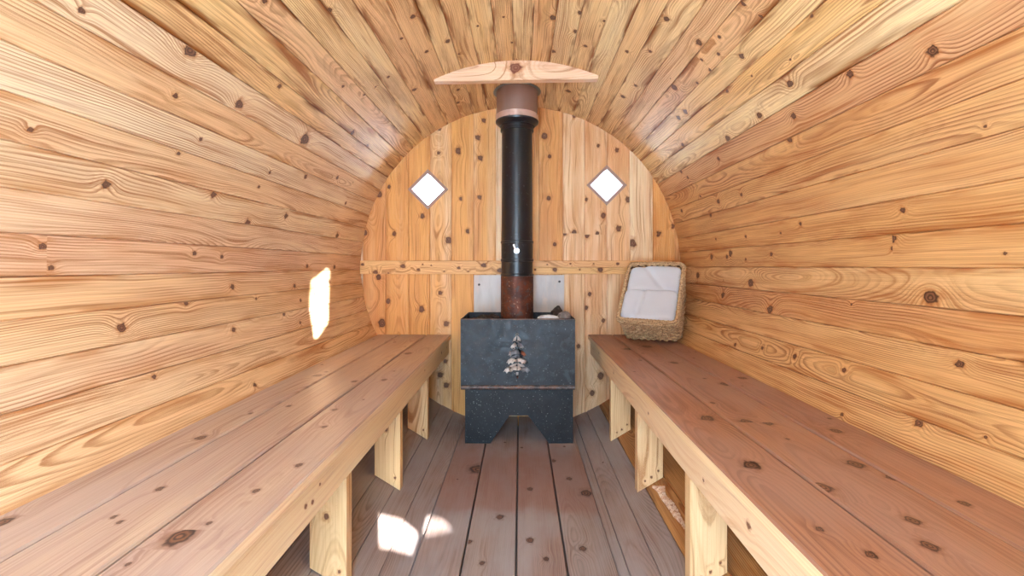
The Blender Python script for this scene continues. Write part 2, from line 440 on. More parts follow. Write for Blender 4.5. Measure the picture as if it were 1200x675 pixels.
def staves(name, bounds, mat, extra, y0=YF, y1=D + .05):
    mb = MB()
    for a, b in zip(bounds, bounds[1:]):
        m = .5 * (a + b)
        kn = [(Y, math.radians(th) * R, kr) for Y, th, kr in barrel_knots if a + .25 < th < b - .25]
        s0, s1 = math.radians(a) * R, math.radians(b) * R
        for k in range(extra):
            if rng.random() < .35:
                q = (rng.uniform(y0, 2.8), rng.uniform(s0 + .012, s1 - .012), rng.uniform(.002, .005))
                if all(abs(q[0] - o[0]) > .08 for o in kn): kn.append(q)
        rnd = rng.random(); half = (s1 - s0) / 2; sm = (s0 + s1) / 2
        jit = rng.uniform(-.0012, .0012)
        g = .0022 / R
        prof = [(s0, .0045), (s0 + g, jit * 0), (s1 - g, 0), (s1, .0045)]
        P = [(math.cos(s / R) * (R + dr + jit), math.sin(s / R) * (R + dr + jit), s) for s, dr in prof]
        Q = [(math.cos(s / R) * (R + .045), math.sin(s / R) * (R + .045), s) for s in (s0, s1)]
        for c0, c1, k in cuts(kn, y0, y1):
            for i in range(3):
                p, q = P[i], P[i + 1]
                kk = k if i == 1 else None
                mb.face([(p[0], c0, p[1]), (p[0], c1, p[1]), (q[0], c1, q[1]), (q[0], c0, q[1])],
                        [wuv(c0, p[2], rnd, p[2] - sm, kk, half), wuv(c1, p[2], rnd, p[2] - sm, kk, half),
                         wuv(c1, q[2], rnd, q[2] - sm, kk, half), wuv(c0, q[2], rnd, q[2] - sm, kk, half)])
        p, q = Q
        mb.face([(p[0], y0, p[1]), (q[0], y0, q[1]), (q[0], y1, q[1]), (p[0], y1, p[1])],
                [wuv(0, 0, rnd, 0, None, half)] * 4)
        for y in (y0, y1):
            mb.face([(P[0][0], y, P[0][1]), (P[1][0], y, P[1][1]), (P[2][0], y, P[2][1]), (P[3][0], y, P[3][1]), (Q[1][0], y, Q[1][1]), (Q[0][0], y, Q[0][1])],
                    [wuv(0, 0, rnd, 0, None, half)] * 6)
    o = mb.build(name, mat)
    return setp(o, kind='structure')

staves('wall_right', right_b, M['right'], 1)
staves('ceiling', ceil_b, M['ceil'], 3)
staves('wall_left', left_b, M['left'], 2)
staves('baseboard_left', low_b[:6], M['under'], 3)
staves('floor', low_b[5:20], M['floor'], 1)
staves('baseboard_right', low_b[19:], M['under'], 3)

# flat duckboards along the bottom
FZ = -.94
tans = [-.361, -.197, -.015, .155, .322]
mb = MB()
FK = [(507, 558, 8), (550, 635, 3), (621, 573, 3), (621, 633, 4), (667, 561, 3), (687, 578, 6), (683, 643, 4), (560, 550, 9), (586, 606, 4), (640, 655, 3), (565, 660, 3), (648, 540, 3)]
fk = []
for x, y, r in FK:
    Y, X = plane_uv(x, y, FZ); fk.append((Y, X, r / F * Y))
for a, b in zip(tans, tans[1:]):
    x0, x1 = a * -FZ, b * -FZ
    kn = [k for k in fk if x0 + .005 < k[1] < x1 - .005] + rand_knots(1, 1.9, 2.9, x0 + .02, x1 - .02, .003, .007)
    board(mb, ((x0 + x1) / 2, YF, FZ), (0, 1, 0), (1, 0, 0), (0, 0, 1), D - YF + .04, x1 - x0 - .006, .03, kn, u0=YF, v0=(x0 + x1) / 2, bev=.003)
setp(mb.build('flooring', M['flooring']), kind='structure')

# ------------------------------------------------------------------ end wall with two diamond windows
WIN = [((500.5 - 609) / 187, (311 - 221) / 187), ((710 - 609) / 187, (311 - 216) / 187)]
WH = .113       # half diagonal of the hole
bx = [405, 424, 451, 478, 503, 528, 554, 580, 605, 631, 658.5, 684, 710, 737, 764, 790, 815]
bx = [(x - 609) / 187 for x in bx]
BK = """455,218,3 444,227,4.5 427,272,4 461,273,3.5 494,252,3.5 554,214,4 561,230,3 525,280,5 547,270,3 539,232,2.5 516,124,3 559,160,3.5 536,176,4.5 562,184,3.5 513,178,2.5 514,150,2.5 566,140,3
642,231,3.5 672,272,4 661,273,3 687,275,4 724,267,4 740,284,5.5 771,273,3.5 735,233,4 699,273,3 649,285,3 637,158,5 643,182,3 672,135,3 722,175,3 788,264,3 706,252,4 686,233,2.5 700,170,2.5
443,324,4 454,352,4 447,378,6 493,361,4.5 515,342,3 522,378,4 521,422,3 522,450,4 515,438,4 686,360,3 693,460,4 677,405,3 703,440,5 706,375,3 690,344,3"""
bk = []
for tok in BK.split():
    x, y, r = map(float, tok.split(','))
    bk.append(((311 - y) / 187, (x - 609) / 187, r / 187 * .7))
mb = MB()
def wall_col(x0, y0, x1, y1, z0a, z1a, z0b, z1b, rnd, xm, half, k):
    mb.face([(x0, y0, z0a), (x1, y1, z0b), (x1, y1, z1b), (x0, y0, z1a)],
            [wuv(z0a, x0, rnd, x0 - xm, k, half), wuv(z0b, x1, rnd, x1 - xm, k, half), wuv(z1b, x1, rnd, x1 - xm, k, half), wuv(z1a, x0, rnd, x0 - xm, k, half)])
for a, b in zip(bx, bx[1:]):
    rnd = rng.random(); xm = (a + b) / 2; half = (b - a) / 2
    kn = [k for k in bk if a < k[1] < b]
    cuts_x = {a, a + .0022, b - .0022, b}
    wn = None
    for cx, cz in WIN:
        if a < cx + WH and b > cx - WH:
            wn = (cx, cz)
            for q in (cx - WH, cx, cx + WH):
                if a < q < b: cuts_x.add(q)
    xs = sorted(cuts_x)
    yy = lambda x: D + (.005 if (abs(x - a) < 1e-6 or abs(x - b) < 1e-6) else 0)
    zl, zh = -1.03, 1.03
    for x0, x1 in zip(xs, xs[1:]):
        bev = (x1 - x0) < .003
        if wn is None or x1 <= wn[0] - WH + 1e-6 or x0 >= wn[0] + WH - 1e-6:
            for s0, s1, k in cuts(kn, zl, zh):
                wall_col(x0, yy(x0), x1, yy(x1), s0, s1, s0, s1, rnd, xm, half, None if bev else k)
        else:
            cx, cz = wn
            ha, hb = max(0, WH - abs(x0 - cx)), max(0, WH - abs(x1 - cx))
            lo = cuts([k for k in kn if k[0] < cz], zl, cz - WH) or [(zl, cz - WH, None)]
            hi = cuts([k for k in kn if k[0] >= cz], cz + WH, zh) or [(cz + WH, zh, None)]
            for i_, (s0, s1, k) in enumerate(lo):
                last = i_ == len(lo) - 1
                wall_col(x0, yy(x0), x1, yy(x1), s0, cz - ha if last else s1, s0, cz - hb if last else s1, rnd, xm, half, None if bev else k)
            for i_, (s0, s1, k) in enumerate(hi):
                wall_col(x0, yy(x0), x1, yy(x1), cz + ha if i_ == 0 else s0, s1, cz + hb if i_ == 0 else s0, s1, rnd, xm, half, None if bev else k)
setp(mb.build('wall_back', M['back'], merge=False), kind='structure')

for i, (cx, cz) in enumerate(WIN):
    bm = bmesh.new()
    o, n = WH + .014, WH - .012
    dia = lambda h, y: [(cx, y, cz + h), (cx + h, y, cz), (cx, y, cz - h), (cx - h, y, cz)]
    ya, yb = D - .006, D + .055
    rings = [[bm.verts.new(p) for p in dia(o, D + .001)], [bm.verts.new(p) for p in dia(o - .002, ya)], [bm.verts.new(p) for p in dia(n + .002, ya)], [bm.verts.new(p) for p in dia(n, ya + .002)], [bm.verts.new(p) for p in dia(n, yb)], [bm.verts.new(p) for p in dia(o, yb)]]
    for p, q in zip(rings, rings[1:] + rings[:1]):
        for k in range(4):
            bm.faces.new((p[k], p[(k + 1) % 4], q[(k + 1) % 4], q[k]))
    w = from_bm('window_%d' % (i + 1), bm, M['frame'])
    setp(w, kind='structure')
    bm = bmesh.new()
    vs = [bm.verts.new(p) for p in dia(n + .004, D + .04)]; ws = [bm.verts.new(p) for p in dia(n + .004, D + .044)]
    bm.faces.new(vs); bm.faces.new(ws)
    for k in range(4): bm.faces.new((vs[k], vs[(k + 1) % 4], ws[(k + 1) % 4], ws[k]))
    from_bm('pane', bm, M['glass'], w)

# rail across the end wall: one board left of the pipe, two slimmer ones right of it
def rail(name, x0, x1, z0, z1, dots):
    mb = MB()
    kn = [((px - 609) / 187, (311 - py) / 187, r) for px, py, r in dots]
    board(mb, (x0, D - .02, (z0 + z1) / 2), (1, 0, 0), (0, 0, 1), (0, -1, 0), x1 - x0, z1 - z0, .022, kn, u0=x0, v0=(z0 + z1) / 2, bev=.002)
    setp(mb.build(name, M['rail']), kind='structure')
zr1, zr0 = (311 - 304.5) / 187, (311 - 320.2) / 187
zm = (311 - 312.2) / 187
rail('trim_1', -.998, -.022, zr0, zr1, [(440, 318, .012), (472, 311, .012), (490, 315, .008), (537, 313, .008), (566, 310, .013), (425, 309, .008), (585, 316, .014), (505, 310, .004), (455, 319, .004), (520, 317, .004), (495, 309, .004), (548, 317, .004)])
rail('trim_2', -.020, .998, zm + .0008, zr1, [(667, 308, .005), (694, 308, .004), (722, 308, .008), (640, 309, .004), (760, 308, .004), (780, 307, .007)])
rail('trim_3', -.020, .998, zr0, zm - .0008, [(649, 315, .011), (678, 315, .004), (702, 315, .013), (626, 315, .005), (755, 316, .008)])

# front wall behind the viewpoint: open doorway, plus added holes shaping the sun patches
SUN = Vector((-.42, 1.0, -.215)).normalized()
def to_front(p):
    p = Vector(p); q = p - SUN * ((p.y - YF) / SUN.y)
    return (q.x, q.z)
def wall_pt(px, py):
    Y, th, rp = barrel_uv(px, py); a = math.radians(th)
    if R * math.sin(a) < FZ:
        Y, X = plane_uv(px, py, FZ); return (X, Y, FZ)
    return (R * math.cos(a), Y, R * math.sin(a))
hole1 = [to_front(wall_pt(*p)) for p in ((382.5, 326), (368, 338), (367, 360), (371, 386), (381, 372))]
hole2 = [to_front(wall_pt(*p)) for p in ((454, 606), (474, 611), (489, 623), (483, 640), (455, 633))]
hole3 = [to_front(wall_pt(*p)) for p in ((497, 609.5), (510, 609.5), (518, 616), (493, 624))]
door = [(-.66, -.72), (-.34, -.93), (.22, -.93), (.22, .20), (.04, .46), (.0, .80), (-.56, .80), (-.66, .72)]
circ = [((R + .02) * math.cos(2 * PI * k / 72), (R + .02) * math.sin(2 * PI * k / 72)) for k in range(72)]
bm = bm_plate(circ, [door, hole1, hole2, hole3], YF - .004, YF)
setp(from_bm('wall_front', bm, M['leg']), kind='structure')

# ground outside
bm = bmesh.new()
bm_box(bm, -30, 30, -30, 30, -1.30, -1.12)
setp(from_bm('ground', bm, M['ground']), kind='structure')

# ------------------------------------------------------------------ benches
BZ = -.428
def bench(side, label, edges, mat, knots_px, leg_ys, leg_x, leglabels):
    s = side
    b = thing('sauna_bench', label, 'bench', (s * .66, 1.4, -.9), 'barrel sauna benches')
    y0, y1 = .0, D - .002
    kp = []
    for x, y, r in knots_px:
        Y, X = plane_uv(x, y, BZ); kp.append((Y, X, r / F * Y))
    for i in range(3):
        xa, xb = sorted((s * edges[i], s * edges[i + 1]))
        mb = MB(); sm = MB()
        kn = [k for k in kp if xa < k[1] < xb]
        for q in rand_knots(4, .9, 2.8, xa + .02, xb - .02, .003, .007):
            if all(abs(q[0] - o[0]) > .06 for o in kn): kn.append(q)
        g = .003
        board(mb, ((xa + xb) / 2, y0, BZ), (0, 1, 0), (1, 0, 0), (0, 0, 1), y1 - y0, xb - xa - 2 * g, .03, kn, u0=y0, v0=(xa + xb) / 2, bev=.004, sidemb=sm if i == 0 else None, side=6 if s > 0 else 2)
        o = mb.build('seat_plank', mat, b)
        if i == 0: sm.build('pale_edge', M['apron'], o)
    xf = s * (edges[0] + .016)
    mb = MB()
    board(mb, (xf, y0 + .01, BZ - .03 - .0455), (0, 1, 0), (0, 0, 1), (-s, 0, 0), y1 - y0 - .012, .089, .022, rand_knots(7, .2, 2.8, -.51, -.48, .003, .007), u0=y0, v0=-.5, bev=.003)
    mb.build('apron', M['apron'], b)
    for j, ly in enumerate(leg_ys):
        xi = leg_x; xo = leg_x + .1
        zi, zo = -math.sqrt(R * R - xi * xi) + .002, -math.sqrt(R * R - xo * xo) + .002
        if xi < .34: zi = max(zi, FZ)
        zt = BZ - .031
        rnd = rng.random()
        mb = MB()
        pts = [(s * xi, zt), (s * xo, zt), (s * xo, zo), (s * xi, zi)]
        ya, yb = ly, ly + .038
        kn = None
        dots = []
        if s > 0: dots = [(zi + .045, s * (xi + .03), .0032), (zi + .060, s * (xi + .055), .004), (zi + .085, s * (xi + .082), .0035)]
        else: dots = [(-.76 + .04 * j, s * (xi + .055), .007), (zi + .05, s * (xi + .02), .004)]
        # front face cut in strips so each screw hole / knot has its own cell
        xs = [xi, xi + .042, xi + .068, xo] if s > 0 else [xi, xi + .036, xo]
        zbot = lambda x: zi + (zo - zi) * (x - xi) / (xo - xi)
        for m, (a, c) in enumerate(zip(xs, xs[1:])):
            d = dots[m] if s > 0 else dots[1 - m]
            q = [(s * a, zbot(a)), (s * c, zbot(c)), (s * c, zt), (s * a, zt)]
            xm = s * (xi + .05)
            for yy_, k in ((ya, d), (yb, None)):
                mb.face([(x, yy_, z) for x, z in q], [wuv(z, x, rnd, x - xm, k, .05) for x, z in q])
            for (p0, p1) in ((q[0], q[1]), (q[2], q[3])):
                mb.face([(p0[0], ya, p0[1]), (p1[0], ya, p1[1]), (p1[0], yb, p1[1]), (p0[0], yb, p0[1])], [wuv(ya, p0[0], rnd, 0, None, .05)] * 4)
        for x, zb in ((xi, zi), (xo, zo)):
            q = [(s * x, ya, zb), (s * x, yb, zb), (s * x, yb, zt), (s * x, ya, zt)]
            mb.face(q, [wuv(p[2], p[1], rnd, p[1] - ya + .06, None, .05) for p in q])
        mb.build('leg', M['leg'], b)
    return b
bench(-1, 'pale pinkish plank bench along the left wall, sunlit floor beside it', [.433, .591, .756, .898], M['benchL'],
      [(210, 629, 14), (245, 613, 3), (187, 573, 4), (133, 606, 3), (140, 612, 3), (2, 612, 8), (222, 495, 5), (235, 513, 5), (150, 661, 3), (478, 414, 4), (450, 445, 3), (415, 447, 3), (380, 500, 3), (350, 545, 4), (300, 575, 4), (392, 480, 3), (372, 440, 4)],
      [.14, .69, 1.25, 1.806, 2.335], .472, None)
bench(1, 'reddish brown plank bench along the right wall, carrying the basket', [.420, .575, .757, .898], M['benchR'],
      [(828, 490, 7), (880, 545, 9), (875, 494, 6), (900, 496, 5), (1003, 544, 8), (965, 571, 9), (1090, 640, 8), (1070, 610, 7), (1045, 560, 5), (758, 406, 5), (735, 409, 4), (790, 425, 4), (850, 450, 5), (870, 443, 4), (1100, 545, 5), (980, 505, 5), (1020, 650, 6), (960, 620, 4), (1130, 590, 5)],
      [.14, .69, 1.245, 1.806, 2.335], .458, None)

# pale split in the dark stave under the right bench
bm = bmesh.new()
r2 = random.Random(5)
a0 = [(766, 571), (775, 574), (778, 583), (786, 592), (793, 603), (799, 612), (804, 622)]
L_, R_ = [], []
for i, (x, y) in enumerate(a0):
    Y, th, rp = barrel_uv(x, y); th = math.radians(th)
    wd = (.016 if i < 3 else .014 if i < 5 else .006) / R * r2.uniform(.7, 1.2)
    if i == 0: wd *= .4
    for lst, tt in ((L_, th - wd), (R_, th + wd)):
        lst.append(Vector((math.cos(tt) * (R - .001), Y + r2.uniform(-.008, .008), math.sin(tt) * (R - .001))))
top = []
for p, q in zip(L_, R_):
    m = (p + q) / 2; n = -Vector((m.x, 0, m.z)).normalized()
    top.append(m + n * r2.uniform(.003, .007))
vl = [bm.verts.new(p) for p in L_]; vt = [bm.verts.new(p) for p in top]; vr = [bm.verts.new(p) for p in R_]
for i in range(len(a0) - 1):
    bm.faces.new((vl[i], vl[i + 1], vt[i + 1], vt[i])); bm.faces.new((vt[i], vt[i + 1], vr[i + 1], vr[i])); bm.faces.new((vl[i], vl[i + 1], vr[i + 1], vr[i]))
bmesh.ops.subdivide_edges(bm, edges=bm.edges[:], cuts=2, use_grid_fill=True)
for v in bm.verts:
    v.co += Vector((mnoise.noise(v.co * 60), mnoise.noise(v.co * 60 + Vector((9, 0, 0))) * 2, mnoise.noise(v.co * 60 + Vector((0, 9, 0))))) * .002
setp(from_bm('wood_splinter', bm, M['splinter']), 'long pale torn wood splinter lying in the dark hollow under the right bench', 'splinter')

# ------------------------------------------------------------------ stove
SX = -.014
SF = 2.43                 # front plane
SB = 2.80
bx0, bx1 = SX - .302, SX + .302
zt, zb = -.279, -.643
FLZ = FZ
stove = thing('wood_stove', 'dark steel sauna stove with a pine tree cut into its front', 'stove', (SX, 2.6, FZ))
# pine tree cut-out: rows of drooping boughs, thin steel left between them
tcx = (606 - 610) / F * SF
tz = lambda py: (VY - py) / F * SF
holes = []
rows = [(388.5, 393.5, .6, 2.4), (393, 401, 1.5, 5.5), (400, 408, 3.0, 8.2), (407.5, 417, 4.0, 10.8), (416, 426, 5.2, 13.2), (425.5, 436, 6.5, 16.3)]
pxm = SF / F
r3 = random.Random(11)
for i, (ya, yb, wi, wo) in enumerate(rows):
    for s in (-1, 1):
        n = max(1, i)
        # bough: starts at the trunk, droops outwards, lower edge toothed
        j = lambda a: a * r3.uniform(.85, 1.15)
        dy = yb - ya
        P = [(s * .35, ya - dy * .02), (s * wo * .42, ya + dy * .20), (s * wo * .8, ya + dy * .56), (s * wo * 1.05, ya + dy * 1.05),
             (s * wo * .86, ya + dy * .94), (s * wo * .74, ya + dy * 1.18), (s * wo * .60, ya + dy * .92), (s * wo * .42, ya + dy * 1.08), (s * wo * .27, ya + dy * .80), (s * .35, ya + dy * .86)]
        if i == 0: P = [(s * .25, ya), (s * wo, yb), (s * .25, yb - 1.2)]
        holes.append([(tcx + x * pxm, tz(y)) for x, y in P])
holes.append([(tcx - 1.2 * pxm, tz(436)), (tcx + 1.6 * pxm, tz(436)), (tcx + 1.4 * pxm, tz(444)), (tcx - 1.3 * pxm, tz(444))])
holes.append([(tcx - 2.0 * pxm + .8 * pxm * math.cos(k * PI / 3), tz(382) + .8 * pxm * math.sin(k * PI / 3)) for k in range(6)])
bm = bm_plate([(bx0, zb), (bx1, zb), (bx1, zt), (bx0, zt)], holes, SF, SF + .005)
from_bm('front_panel', bm, M['steel'], stove)
bm = bmesh.new()
bm_tube(bm, [(bx0 + .002 + (bx1 - bx0 - .004) * k / 24, SF + .004 + .001 * math.sin(k), zb + .004) for k in range(25)], .013, 12)
from_bm('bottom_lip', bm, M['lip'], stove, True, .8)
bm = bmesh.new()
bm_tube(bm, [(bx0 + .002, SF + .003, zt - .001), (bx1 - .002, SF + .003, zt - .001)], .0045, 8)
from_bm('top_edge', bm, M['lip'], stove, True, .8)
for s, x in ((-1, bx0), (1, bx1)):
    bm = bmesh.new(); xx = (x, x + .005) if s < 0 else (x - .005, x)
    bm_box(bm, xx[0], xx[1], SF + .005, SB, zb, zt, .001)
    from_bm('side_panel', bm, M['steel'], stove)
bm = bmesh.new(); bm_box(bm, bx0 + .005, bx1 - .005, SB - .005, SB, zb, zt, .001)
from_bm('back_panel', bm, M['steel'], stove)
bm = bmesh.new(); bm_box(bm, bx0 + .005, bx1 - .005, SF + .085, SB - .006, zb + .012, -.345, .012)
from_bm('firebox', bm, M['soot'], stove)
bm = bmesh.new(); bm_box(bm, bx0 + .005, bx1 - .005, SF + .006, SB - .006, zb, zb + .01)
from_bm('stone_floor', bm, M['soot'], stove)
# leg plates with the notched foot
zz = lambda py: (VY - py) / F * 2.445
xx = lambda px: (px - 610) / F * 2.445
out = [(xx(545), FLZ), (xx(574.5), FLZ), (xx(597), zz(487)), (xx(619), zz(487)), (xx(643.5), FLZ), (xx(671.5), FLZ), (xx(671.5), zb - .002), (xx(545), zb - .002)]
bm = bm_plate(out, [], 2.445, 2.451); from_bm('leg_plate', bm, M['base'], stove)
bm = bm_plate(out, [], 2.77, 2.776); from_bm('leg_plate', bm, M['base'], stove)
for x in (xx(545), xx(671.5) - .006):
    bm = bmesh.new(); bm_box(bm, x, x + .006, 2.451, 2.77, FLZ + .12, zb - .002)
    from_bm('base_side', bm, M['base'], stove)
bm = bmesh.new(); bm_box(bm, xx(548), xx(668), 2.48, 2.765, zz(488), zb - .003, .01)
from_bm('ash_box', bm, M['lip'], stove)

# stones
def rock(seed, loc, size, mat, name='sauna_stone'):
    bm = bmesh.new()
    bmesh.ops.create_icosphere(bm, subdivisions=3, radius=1.0)
    o = Vector((seed * 3.1, seed * 1.7, seed * .9))
    for v in bm.verts:
        d = v.co.normalized()
        k = 1 + .28 * mnoise.noise(d * 1.1 + o) + .10 * mnoise.noise(d * 2.9 + o)
        v.co = Vector((d.x * size[0], d.y * size[1], d.z * size[2])) * k + Vector(loc)
    me = bpy.data.meshes.new(name)
    bmesh.ops.recalc_face_normals(bm, faces=bm.faces)
    L = Vector(loc)
    for v in bm.verts: v.co -= L
    bm.to_mesh(me); bm.free()
    me.polygons.foreach_set('use_smooth', [True] * len(me.polygons))
    me.materials.append(mat)
    ob = bpy.data.objects.new(name, me); C.objects.link(ob); ob.location = loc
    return ob
PX, PY = -.0195, 2.62     # flue centre
r4 = random.Random(21)
TS = [  # stones on top of the firebox: x, y, size, mat, label
    (-.255, 2.58, (.040, .036, .030), 'stoneA', 'dark brown stone in the far left corner of the stove top'),
    (-.200, 2.64, (.048, .040, .036), 'stoneA', 'largest dark brown stone left of the flue pipe on the stove'),
    (-.215, 2.545, (.034, .030, .025), 'stoneD', 'small rusty stone at the front left of the stove top'),
    (-.140, 2.56, (.038, .034, .030), 'stoneA', 'dark stone just left of the rusty pipe foot'),
    (-.165, 2.73, (.042, .038, .034), 'stoneA', 'dark stone behind the others left of the flue pipe'),
    (.112, 2.56, (.030, .028, .034), 'stoneB', 'blue grey rounded stone just right of the rusty pipe foot'),
    (.165, 2.66, (.042, .038, .030), 'stoneA', 'flat dark stone right of the flue pipe'),
    (.215, 2.70, (.040, .036, .055), 'stoneA', 'tall dark brown stone behind the pinkish grey one'),
    (.245, 2.60, (.040, .038, .048), 'stoneB', 'big pinkish grey stone in the right corner of the stove top'),
    (.150, 2.475, (.058, .030, .020), 'stoneE', 'flat white stone lying on the stove front edge at right'),
]
for k, (x, y, sz, m, lab) in enumerate(TS):
    z = -.345 + sz[2] * .92
    if m == 'stoneE': z = -.279
    o = rock(k + 1, (SX + x + .014, y, z), sz, M[m])
    setp(o, lab, 'stone', 'stones heaped on the stove top')
k = 30
grid = []
for row in range(8):
    z = zb + .014 + .027 + row * .044
    for col in range(4):
        x = tcx + (-.078 + .052 * col + (.02 if row % 2 else 0)) + r4.uniform(-.006, .006)
        grid.append((x, z, row, col))
seq = ['stoneC', 'stoneC', 'stoneB', 'stoneC', 'stoneD', 'stoneC', 'stoneC', 'stoneB', 'stoneC']
for x, z, row, col in grid[:28]:
    hw = .078 * (tz(380) - z) / (tz(380) - tz(437)) + .012
    if abs(x - tcx) > hw: continue
    k += 1
    mname = seq[(row * 3 + col * 2) % len(seq)]
    o = rock(k, (x, SF + .037, z), (.029, .026, .025), M[mname])
    setp(o, {'stoneB': 'grey', 'stoneC': 'pale cream', 'stoneD': 'rust brown'}[mname] + ' stone seen through the pine tree cut in the stove front', 'stone', {'stoneB': 'grey', 'stoneC': 'pale cream', 'stoneD': 'rust brown'}[mname] + ' stones behind the stove tree cut-out')

# ------------------------------------------------------------------ flue pipe
pipe = thing('flue_pipe', 'black stove pipe with a rusty foot rising from the stove', 'stove pipe', (PX, PY, -.345))
zp = lambda py, Y=2.54: (VY - py) / F * Y
rp_ = .0885
bm = bmesh.new(); bm_lathe(bm, [(rp_ + .004, -.344), (rp_ + .004, zp(324))], PX, PY); from_bm('rusty_foot', bm, M['rust'], pipe, True, .6)
bm = bmesh.new(); bm_lathe(bm, [(rp_ + .002, zp(324)), (rp_ + .006, zp(323.5)), (rp_ + .006, zp(321.5)), (rp_ + .001, zp(320.5)), (rp_ + .001, zp(306.5)), (rp_ + .005, zp(306)), (rp_ + .005, zp(303.5)), (rp_ + .001, zp(303))], PX, PY); from_bm('pipe_joint', bm, M['black'], pipe, True, .4)
bm = bmesh.new(); bm_lathe(bm, [(rp_ + .0015, zp(303)), (rp_ + .0015, zp(284.5)), (rp_ + .005, zp(284)), (rp_ + .005, zp(282)), (rp_, zp(281.5))], PX, PY); dm = from_bm('damper_section', bm, M['black'], pipe, True, .4)
bm = bmesh.new()
hy = PY - rp_ - .004
g = bmesh.ops.create_cone(bm, cap_ends=True, segments=20, radius1=.0165, radius2=.015, depth=.012)
for v in g['verts']: v.co = Vector((v.co.x + (605.5 - 610) / F * 2.53, hy - v.co.z * 1.0 - .002, v.co.y + zp(294)))
bm_tube(bm, [((605 - 610) / F * 2.53, hy - .004, zp(293.5)), ((601.8 - 610) / F * 2.53, hy - .010, zp(286.5))], .0065, 8)
from_bm('damper_handle', bm, M['chrome'], dm, True, .6)
ztop = .985
bm = bmesh.new(); bm_lathe(bm, [(rp_, zp(281.5)), (rp_ - .002, zp(150)), (rp_ + .006, zp(149.5)), (rp_ + .006, zp(146)), (rp_, zp(145.5)), (rp_, .86)], PX, PY); from_bm('upper_pipe', bm, M['black'], pipe, True, .4)

th = thing('chimney_sleeve', 'shiny brown steel sleeve where the flue pipe meets the ceiling', 'chimney sleeve', (PX, PY, .9))
rs = .1165
z1 = zp(127.5, 2.505); z0 = zp(134.5, 2.505)
bm = bmesh.new(); bm_lathe(bm, [(rs - .004, .992), (rs - .004, z1), (rs, z1), (rs, .992), (rs - .004, .992)], PX, PY, 64, False, False); from_bm('sleeve', bm, M['sleeve'], th, True, .6)
bm = bmesh.new(); bm_lathe(bm, [(rs + .002, z0), (rs + .0035, z0 + .002), (rs + .0035, z1 - .002), (rs + .001, z1)], PX, PY, 64, False, False); from_bm('band', bm, M['band'], th, True, .6)
bm = bmesh.new(); bm_lathe(bm, [(rp_ + .003, z0 - .030), (rp_ + .012, z0 - .030), (rs + .004, z0 - .012), (rs + .006, z0 - .004), (rs + .002, z0), (rp_ + .003, z0), (rp_ + .003, z0 - .030)], PX, PY, 64, False, False); from_bm('cone_ring', bm, M['black'], th, True, .5)
bm = bmesh.new(); nn = 64
lo, hi = [], []
for ro in (rs + .001, rs + .018):
    for lst, dz in ((lo, .006), (hi, .002)):
        ring_ = []
        for k in range(nn):
            x = PX + ro * math.cos(2 * PI * k / nn); y = PY + ro * math.sin(2 * PI * k / nn)
            ring_.append(bm.verts.new((x, y, math.sqrt((R - dz) ** 2 - x * x))))
        lst.append(ring_)
for a_, b_ in ((lo[0], lo[1]), (lo[1], hi[1]), (hi[1], hi[0]), (hi[0], lo[0])):
    for k in range(nn): bm.faces.new((a_[k], a_[(k + 1) % nn], b_[(k + 1) % nn], b_[k]))
from_bm('ceiling_flange', bm, M['galv'], th, True, .5)

# arched wood block under the ceiling
HY = 2.235
hx = lambda px: (px - VX) / F * HY
hz = lambda py: (VY - py) / F * HY
mb = MB()
n = 28
xa, xb = hx(508.5), hx(701)
kn = (hx(604.5), hz(79), .024)
rnd = .37
tp, bt = [], []
for i in range(n + 1):
    x = xa + (xb - xa) * i / n
    zc = math.sqrt(max(.0, (R - .001) ** 2 - x * x))
    zbm = hz(95.3) + (hz(92.4) - hz(95.3)) * i / n
    tp.append((x, max(zc, zbm + .002))); bt.append((x, zbm))
U = lambda p: wuv(p[0], p[1], rnd, p[1] - .90, kn, .06)
for i in range(n):
    for y in (HY, HY + .04):
        q = [bt[i], bt[i + 1], tp[i + 1], tp[i]]
        mb.face([(a, y, b) for a, b in q], [U(p) if y == HY else wuv(p[0], p[1], rnd, p[1] - .9, None, .06) for p in q])
    for lst in (tp, bt):
        p, q = lst[i], lst[i + 1]
        mb.face([(p[0], HY, p[1]), (q[0], HY, q[1]), (q[0], HY + .04, q[1]), (p[0], HY + .04, p[1])], [wuv(p[0], 0, rnd, 0, None, .06), wuv(q[0], 0, rnd, 0, None, .06), wuv(q[0], .04, rnd, .04, None, .06), wuv(p[0], .04, rnd, .04, None, .06)])
for i in (0, n):
    p, q = bt[i], tp[i]
    mb.face([(p[0], HY, p[1]), (p[0], HY + .04, p[1]), (q[0], HY + .04, q[1]), (q[0], HY, q[1])], [wuv(0, 0, rnd, 0, None, .06)] * 4)
setp(mb.build('arched_ceiling_block', M['head']), 'pale arched wood block with one round knot, under the ceiling before the chimney', 'wood block')

# heat shield
sh = thing('heat_shield', 'dull silver metal sheet on the end wall behind the stove pipe', 'heat shield', (-.01, D, -.3))
bm = bmesh.new(); bm_box(bm, (554.5 - 609) / 187, (660 - 609) / 187, D - .010, D - .0065, -.56, (311 - 321.2) / 187, .001)
bm_box(bm, (554.5 - 609) / 187 + .01, (660 - 609) / 187 - .01, D - .0065, D + .001, -.55, (311 - 322.5) / 187)
from_bm('metal_sheet', bm, M['shield'], sh)
for px, py in ((560.5, 332.5), (654.5, 329)):
    bm = bmesh.new()
    g = bmesh.ops.create_cone(bm, cap_ends=True, segments=12, radius1=.007, radius2=.004, depth=.004)
    for v in g['verts']: v.co = Vector((v.co.x + (px - 609) / 187, D - .012 - v.co.z, v.co.y + (311 - py) / 187))
    from_bm('screw', bm, M['screw'], sh)

